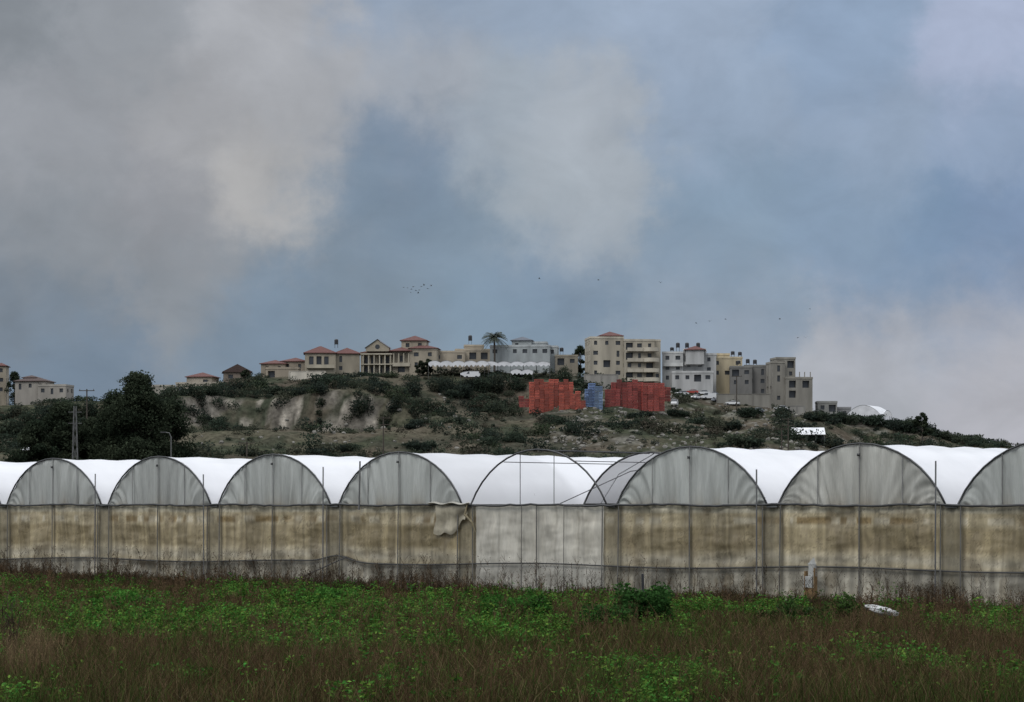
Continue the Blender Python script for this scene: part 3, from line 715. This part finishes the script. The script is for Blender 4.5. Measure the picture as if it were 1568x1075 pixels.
pipes.obj('hoops_and_mullions',M_metal_l,gh,True);dpipe.obj('frame_pipes',M_metal,gh,True);gut.obj('gutters',M_metal_l,gh);fpost.obj('wall_posts',mat_plain('dirty_steel_post',(.055,.052,.045),.7,.4,3),gh,True)
def gpos(px):
    dxp=px-CX;t=Z0*dxp/(F*math.cos(TH)+math.sin(TH)*dxp);return t
def gw(t,off):
    return (t*math.cos(TH)+off*math.sin(TH),Z0-t*math.sin(TH)+off*math.cos(TH))
t=gpos(1256);x,y=gw(t,-.5);e=empty('broken_crate',(x,y,0),-TH)
m=MB();m.box(-.06,.2,-.04,0,.85,1.2);m.box(-.2,.1,-.1,-.045,.52,.85);m.q((-.1,-.05,1.2),(.22,-.05,1.2),(.12,-.02,1.42));m.obj('panel',mat_plain('faded_plastic',(.33,.33,.31),.6,.4,4),e)
m=MB();m.box(-.14,.14,-.06,-.043,.15,.5);m.box(-.18,-.14,-.1,0.05,-.1,1.0);m.box(.16,.19,-.1,.05,-.1,1.1);m.obj('orange_frame',mat_plain('rusty_orange',(.20,.125,.055),.8,.4,5),e)
x=WX(984,62);e=empty('fence_post',(x,62,0));m=MB();m.tube([(0,0,-.2),(.01,0,.8),(.0,0,1.25)],[.04,.035,.033],7);m.obj('post',M_black,e)
D=61;x=WX(1350,D);e=empty('discarded_feed_sack',(x,D,0),.2)
ua=np.linspace(0,2*np.pi,28);vb=np.linspace(0,np.pi,14);U,V=np.meshgrid(ua,vb)
lp=1+.18*np.sin(U*3+V*4)+.1*np.sin(U*7)
grid('sack',.38*np.cos(V)*lp,.2*np.sin(V)*np.cos(U)*lp,.36+.11*np.sin(V)*np.sin(U)*lp-.1*np.cos(V),M_white,None,True,e)

# ------------------------------------------------------------ field vegetation
def inpx(X,Y): return X*F/Y+CX
def sample(n,ymin,ymax,pw=1.0):
    Y=ymin+(ymax-ymin)*rng.uniform(0,1,n)**pw;X=rng.uniform(-1,1,n)*(Y*.235+2.5)
    k=Y<Z0-.854*X-.45;return X[k],Y[k]
def py0(Y): return HY+3*F/Y
def walld(X,Y): return (Z0-.854*X-Y)*math.cos(TH)
def greenmask(X,Y):
    p=inpx(X,Y);q=py0(Y)
    m=fbm(X/1.8,Y/4.5,201,5)
    a=np.exp(-((q-960)/38)**2)*(1-sst(p,950,1200)*.75)*.17
    a+=np.exp(-((p-1030)/130)**2)*sst(q,985,1040)*.12
    a+=np.exp(-((p-330)/80)**2)*sst(q,1050,1080)*.08
    a-=.06*sst(q,985,1020)*(1-sst(p,800,900))+.04*sst(p,1180,1300)
    return sst(m+a,.50,.66)*sst(walld(X,Y),1.5,4)
X,Y=sample(400000,33,100,1.0)
gm=greenmask(X,Y);n=len(X);tone=fbm(X/2.0,Y/4.0,211,4)
h=rng.gamma(6,.050,n)*(.65+.7*tone)*(1-.40*sst(Y,52,66))*(1-.25*gm)*(1+.35*(1-sst(Y,38,50)))
h*=.55+.45*sst(walld(X,Y),1,5)
lean=rng.normal(0,.24,(n,2))*h[:,None];lean[:,0]+=.06*h
Dv=np.concatenate([lean,h[:,None]],1)
green=np.array([.038,.070,.015]);green2=np.array([.058,.086,.022]);brown=np.array([.088,.062,.030]);red=np.array([.060,.038,.022]);straw=np.array([.15,.115,.06]);olv=np.array([.056,.058,.022])
r=rng.uniform(0,1,n);r2=sst(tone,.35,.65)
pg=np.clip(.33+.42*gm+.30*(r2-.5),0,1)
isg=r<pg
C1=np.where(isg[:,None],np.where((rng.uniform(0,1,n)<.35)[:,None],green2,np.where((rng.uniform(0,1,n)<.5)[:,None],green,olv)),np.where((rng.uniform(0,1,n)<.55)[:,None],brown,np.where((rng.uniform(0,1,n)<.72)[:,None],red,straw)))
C1=C1*rng.uniform(.45,1.6,n)[:,None]
B=np.stack([X,Y,np.full(n,-.01)],1)
wd=rng.uniform(.004,.010,n)*(Y/45)
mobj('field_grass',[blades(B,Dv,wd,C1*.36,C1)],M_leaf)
X,Y=sample(42000,34,99,1.0);gm=greenmask(X,Y)
k=rng.uniform(0,1,len(X))<gm*.52+.02;X=X[k];Y=Y[k];gm=gm[k];n=len(X);print('weeds',n)
ph_=rng.gamma(5,.044,n)+.10;pr_=rng.uniform(.10,.28,n);tn=rng.uniform(.45,1.5,n)
idx=np.repeat(np.arange(n),34);m=len(idx)
u=rng.uniform(.25,1.08,m);a=rng.uniform(0,6.28,m);rr=pr_[idx]*rng.uniform(.1,1,m)
Pp=np.stack([X[idx]+np.cos(a)*rr,Y[idx]+np.sin(a)*rr,ph_[idx]*u],1)
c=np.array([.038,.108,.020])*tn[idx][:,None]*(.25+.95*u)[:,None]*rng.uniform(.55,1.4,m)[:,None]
c[:,0]*=rng.uniform(.7,1.9,m)
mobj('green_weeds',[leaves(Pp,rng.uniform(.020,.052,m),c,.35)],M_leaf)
def stalks(X,Y,h,cbase,tw=11,wmul=1.0):
    n=len(X);ln=rng.normal(0,.12,(n,2))*h[:,None];Dv=np.concatenate([ln,h[:,None]],1);B=np.stack([X,Y,np.zeros(n)],1)
    C=cbase*rng.uniform(.5,1.5,n)[:,None]
    a=blades(B,Dv,np.full(n,.007)*wmul*Y/60,C*.7,C,.05)
    idx=np.repeat(np.arange(n),tw);m=len(idx);u=rng.uniform(.35,1,m)
    b=B[idx]+Dv[idx]*u[:,None]*np.array([.9,.9,1]);L=h[idx]*rng.uniform(.08,.3,m);an=rng.uniform(0,6.28,m)
    d=np.stack([np.cos(an)*L*.6,np.sin(an)*L*.6,L*.8],1)
    t=blades(b,d,np.full(m,.0045)*wmul*Y[idx]/60,C[idx],C[idx]*1.1,.1)
    s=leaves(b+d,rng.uniform(.010,.022,m)*Y[idx]/60,C[idx]*1.15)
    return [a,t,s]
X,Y=sample(14000,34,98,1.0);kk_=(fbm(X/3,Y/7,221,3)>.43)&(rng.uniform(0,1,len(X))<1-.5*greenmask(X,Y));X=X[kk_];Y=Y[kk_]
S1=stalks(X,Y,rng.uniform(.35,.75,len(X))*rng.choice([.8,1,1.4],len(X))*(1-.30*sst(Y,52,66)),np.array([.076,.050,.029]))
n=5500;t=rng.uniform(-34,26,n);off=-.3-rng.gamma(1.5,.7,n)
x=t*math.cos(TH)+off*math.sin(TH);y=Z0-t*math.sin(TH)+off*math.cos(TH)
clump=cf(fbm(t*.8,t*0,231,4),.38,.65)
hh=rng.uniform(.12,.42,n)*(.45+1.4*clump);tall=rng.uniform(0,1,n)<.09;hh=np.where(tall,rng.uniform(.5,1.3,n),hh)
S2=stalks(x,y,hh,np.array([.048,.034,.022]),12)
n=28000;t=rng.uniform(-34,26,n);off=-.25-rng.gamma(1.5,.9,n)
x2=t*math.cos(TH)+off*math.sin(TH);y2=Z0-t*math.sin(TH)+off*math.cos(TH)
h2=rng.uniform(.10,.34,n)*(.4+1.2*cf(fbm(t*.7,t*0,241,3)));cc=np.array([.052,.037,.022])*rng.uniform(.5,1.5,n)[:,None]
gsel=rng.uniform(0,1,n)<.22;cc[gsel]=np.array([.03,.046,.014])
S3=[blades(np.stack([x2,y2,np.zeros(n)],1),np.stack([rng.normal(0,.2,n)*h2,rng.normal(0,.2,n)*h2,h2],1),np.full(n,.011),cc*.45,cc)]
mobj('dry_weeds',S1+S2+S3,M_leaf)
n=420;x=WX(45,41)+rng.normal(0,.26,n);y=41+rng.normal(0,.8,n);h=rng.uniform(.3,1.0,n)
mobj('straw_tuft',stalks(x,y,h,np.array([.125,.09,.05]),5),M_leaf)
n=10;x=WX(8,44)+rng.normal(0,.05,n);y=44+rng.normal(0,.1,n);h=rng.uniform(.9,1.45,n)
mobj('dead_stalk',stalks(x,y,h,np.array([.04,.03,.022]),9,wmul=3),M_leaf)
def shrub(px,D,wm,hm,nl,col,name='green_shrub'):
    x0=WX(px,D);m=nl;d=rng.normal(0,1,(m,3));d/=np.linalg.norm(d,axis=1)[:,None];r=rng.uniform(.2,1,m)**.5
    lob=1+.35*np.sin(d[:,0]*6+px)+.3*np.sin(d[:,2]*8+d[:,1]*5)
    P=np.stack([x0+d[:,0]*wm/2*r*lob,D+d[:,1]*wm/2*r*lob,hm*(.48+.5*d[:,2]*r*lob)],1)
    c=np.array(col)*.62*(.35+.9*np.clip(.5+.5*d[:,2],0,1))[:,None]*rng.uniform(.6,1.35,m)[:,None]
    st=MB()
    e=empty(name)
    for i in range(12):
        a=random.uniform(0,6.28);q=random.uniform(.1,.4)*wm
        st.tube([(x0,D,0),(x0+math.cos(a)*q*.5,D+math.sin(a)*q*.5,hm*.4),(x0+math.cos(a)*q,D+math.sin(a)*q,hm*.85)],[.015,.01,.004],4)
    st.obj('stems',M_bark,e);mobj('leaves',[leaves(P,rng.uniform(.03,.07,m),c,.2)],M_leaf,e)
shrub(985,60,1.5,.95,6500,(.036,.090,.024));shrub(935,59,1.4,.55,2800,(.036,.090,.024));shrub(1215,60,1.3,.6,2500,(.04,.08,.022));shrub(1295,61,.9,.7,1600,(.05,.09,.025))
shrub(770,64,1.6,.6,2600,(.045,.13,.025));shrub(820,62,.6,.75,1300,(.045,.12,.025));shrub(505,72,1.8,.5,3000,(.06,.16,.03));shrub(190,70,1.8,.45,3000,(.06,.17,.03))

# ------------------------------------------------------------ birds
def bird(px,py,D,yaw,flap,sz=.36):
    e=empty('flying_bird',(WX(px,D),D,WZ(py,D)),yaw);e.rotation_euler=(random.uniform(-.3,.3),random.uniform(-.3,.3),yaw)
    m=MB();m.tube([(-.2,0,0),(-.1,0,.01),(.05,0,.02),(.16,0,.03),(.22,0,.03)],[.01,.035,.045,.03,.01],6)
    for s in (-1,1):
        m.q((.1,0,.03),(.12,s*sz*.5,.03+flap*.6*sz),(-.0,s*sz*.5,.03+flap*.6*sz),(-.06,0,.03))
        m.q((.12,s*sz*.5,.03+flap*.6*sz),(-.06,s*sz,.03+flap*.35*sz),(-.08,s*sz*.95,.03+flap*.3*sz),(-.0,s*sz*.5,.03+flap*.6*sz))
    m.q((-.2,0,0),(-.32,.05,0),(-.32,-.05,0));m.obj('body_and_wings',M_metal,e)
for p in [(618,440),(624,441),(630,443),(633,439),(637,445),(642,444),(645,439),(649,437),(629,448),(655,442),(660,438),(640,449),(826,427),(916,429),(1011,433),(1111,489),(1087,492),(1066,495),(1194,489),(1240,473),(1222,517),(1234,517)]:
    bird(p[0],p[1],430,random.uniform(0,6.28),random.uniform(-.5,1.2))

# ------------------------------------------------------------ world
w=bpy.data.worlds.new('World');scene.world=w;w.use_nodes=True;nt=w.node_tree;nt.nodes.clear();N=nt.nodes;L=nt.links
out=N.new('ShaderNodeOutputWorld');tc=N.new('ShaderNodeTexCoord')
SE=math.radians(48);SA=math.radians(215)
sky=N.new('ShaderNodeTexSky');sky.sky_type='NISHITA';sky.sun_disc=False;sky.sun_elevation=SE;sky.sun_rotation=SA;sky.air_density=1.2;sky.dust_density=2
bg1=N.new('ShaderNodeBackground');bg1.inputs[1].default_value=.08;L.new(sky.outputs[0],bg1.inputs[0])
def VM(op,a,b=None,s=None):
    n=N.new('ShaderNodeVectorMath');n.operation=op
    for i,v in enumerate((a,b)):
        if v is None: continue
        if isinstance(v,tuple): n.inputs[i].default_value=v
        else: L.new(v,n.inputs[i])
    if s is not None:
        if isinstance(s,(int,float)): n.inputs['Scale'].default_value=s
        else: L.new(s,n.inputs['Scale'])
    return n.outputs['Value'] if op in('DISTANCE','DOT_PRODUCT','LENGTH') else n.outputs[0]
def MA(op,a,b=None,c=None):
    n=N.new('ShaderNodeMath');n.operation=op
    for i,v in enumerate((a,b,c)):
        if v is None: continue
        if isinstance(v,(int,float)): n.inputs[i].default_value=v
        else: L.new(v,n.inputs[i])
    return n.outputs[0]
def NZ(vec,scale,det=5,rough=.55,dist=0):
    n=N.new('ShaderNodeTexNoise');n.inputs['Scale'].default_value=scale;n.inputs['Detail'].default_value=det;n.inputs['Roughness'].default_value=rough;n.inputs['Distortion'].default_value=dist
    L.new(vec,n.inputs['Vector']);return n
g=tc.outputs['Generated']
wn=NZ(g,13,3,.5);wc=VM('SUBTRACT',wn.outputs['Color'],(.5,.5,.5));wg=VM('ADD',g,VM('SCALE',wc,None,.035))
wn2=NZ(g,40,6,.6);wc2=VM('SUBTRACT',wn2.outputs['Color'],(.5,.5,.5));wg=VM('ADD',wg,VM('SCALE',wc2,None,.050))
ctl=[(0,0,128,133,139),(200,40,146,150,156),(420,40,166,168,173),(620,30,138,153,173),(850,40,145,160,180),(1100,30,152,167,188),(1300,60,140,159,184),(1520,60,165,175,199),
(100,200,145,148,154),(300,180,156,157,161),(480,180,162,164,169),(640,130,167,171,178),(630,240,114,131,152),(760,180,152,162,173),(880,190,166,173,182),(1100,180,142,158,179),(1350,200,144,160,182),(1540,200,140,157,182),
(100,350,132,137,144),(250,330,141,143,149),(420,300,172,171,171),(560,330,117,134,152),(700,330,125,143,161),(820,265,163,172,181),(920,300,158,166,175),(1100,330,128,148,169),(1450,370,114,138,166),(1300,300,129,149,172),
(60,480,116,127,140),(300,450,134,140,148),(600,450,124,140,156),(850,430,122,141,162),(1100,430,128,146,165),(1400,430,126,145,169),(1540,400,118,139,169),
(100,570,112,129,148),(400,520,118,136,155),(750,490,124,144,163),(1100,510,144,156,172),(1350,540,169,172,181),(1530,610,171,172,180),(1530,490,164,168,179),(1300,610,166,170,178),(200,680,116,132,150),(1000,580,137,152,168)]
accC=None;accW=None
def dirv(px,py):
    v=Vector(((px-CX)/F,1,(HY-py)/F)).normalized();return tuple(v)
for (px,py,r,gg,b) in ctl:
    d=VM('DISTANCE',wg,dirv(px,py));w_=MA('EXPONENT',MA('MULTIPLY',MA('MULTIPLY',d,d),-1/(.020**2)))
    c=VM('SCALE',rgb(r,gg,b),None,w_)
    accC=c if accC is None else VM('ADD',accC,c);accW=w_ if accW is None else MA('ADD',accW,w_)
sep=N.new('ShaderNodeSeparateXYZ');L.new(g,sep.inputs[0]);el=MA('MAXIMUM',sep.outputs['Z'],0)
ov=VM('ADD',(.24,.29,.36),VM('SCALE',(1.0,1.02,1.05),None,MA('MULTIPLY',el,1.6)))
big_=NZ(g,3.0,6,.6);ov=VM('SCALE',ov,None,MA('ADD',MA('MULTIPLY',big_.outputs['Fac'],.9),.55))
accC=VM('ADD',accC,VM('SCALE',ov,None,.004));accW=MA('ADD',accW,.004)
base=VM('SCALE',accC,None,MA('DIVIDE',1.0,accW))
mpn=N.new('ShaderNodeMapping');mpn.inputs['Scale'].default_value=(1,1,1.5);L.new(g,mpn.inputs['Vector'])
d1=NZ(mpn.outputs[0],24,7,.55,.5);d2=NZ(mpn.outputs[0],75,6,.55,.3)
f=MA('ADD',MA('ADD',MA('MULTIPLY',d1.outputs['Fac'],.46),MA('MULTIPLY',d2.outputs['Fac'],.11)),.775)
base=VM('SCALE',base,None,f)
bg2=N.new('ShaderNodeBackground');L.new(base,bg2.inputs[0]);bg2.inputs[1].default_value=1.0
mx=N.new('ShaderNodeMixShader');mx.inputs[0].default_value=.95;L.new(bg1.outputs[0],mx.inputs[1]);L.new(bg2.outputs[0],mx.inputs[2]);L.new(mx.outputs[0],out.inputs[0])
sl=bpy.data.lights.new('sun','SUN');sl.energy=1.3;sl.angle=math.radians(20);sl.color=(1,.98,.95)
so=bpy.data.objects.new('sun',sl);scene.collection.objects.link(so)
sd=Vector((math.sin(SA)*math.cos(SE),math.cos(SA)*math.cos(SE),math.sin(SE)))
so.rotation_euler=sd.to_track_quat('Z','Y').to_euler()
cd=bpy.data.cameras.new('camera');cd.sensor_width=36;cd.lens=F/1568*36;cd.shift_y=(HY-537.5)/1568;cd.clip_end=20000;cd.clip_start=.5
co=bpy.data.objects.new('camera',cd);co.location=(0,0,CZ);co.rotation_euler=(math.radians(90),0,0);scene.collection.objects.link(co);scene.camera=co
scene.view_settings.view_transform='Standard';scene.view_settings.look='None';scene.view_settings.exposure=0
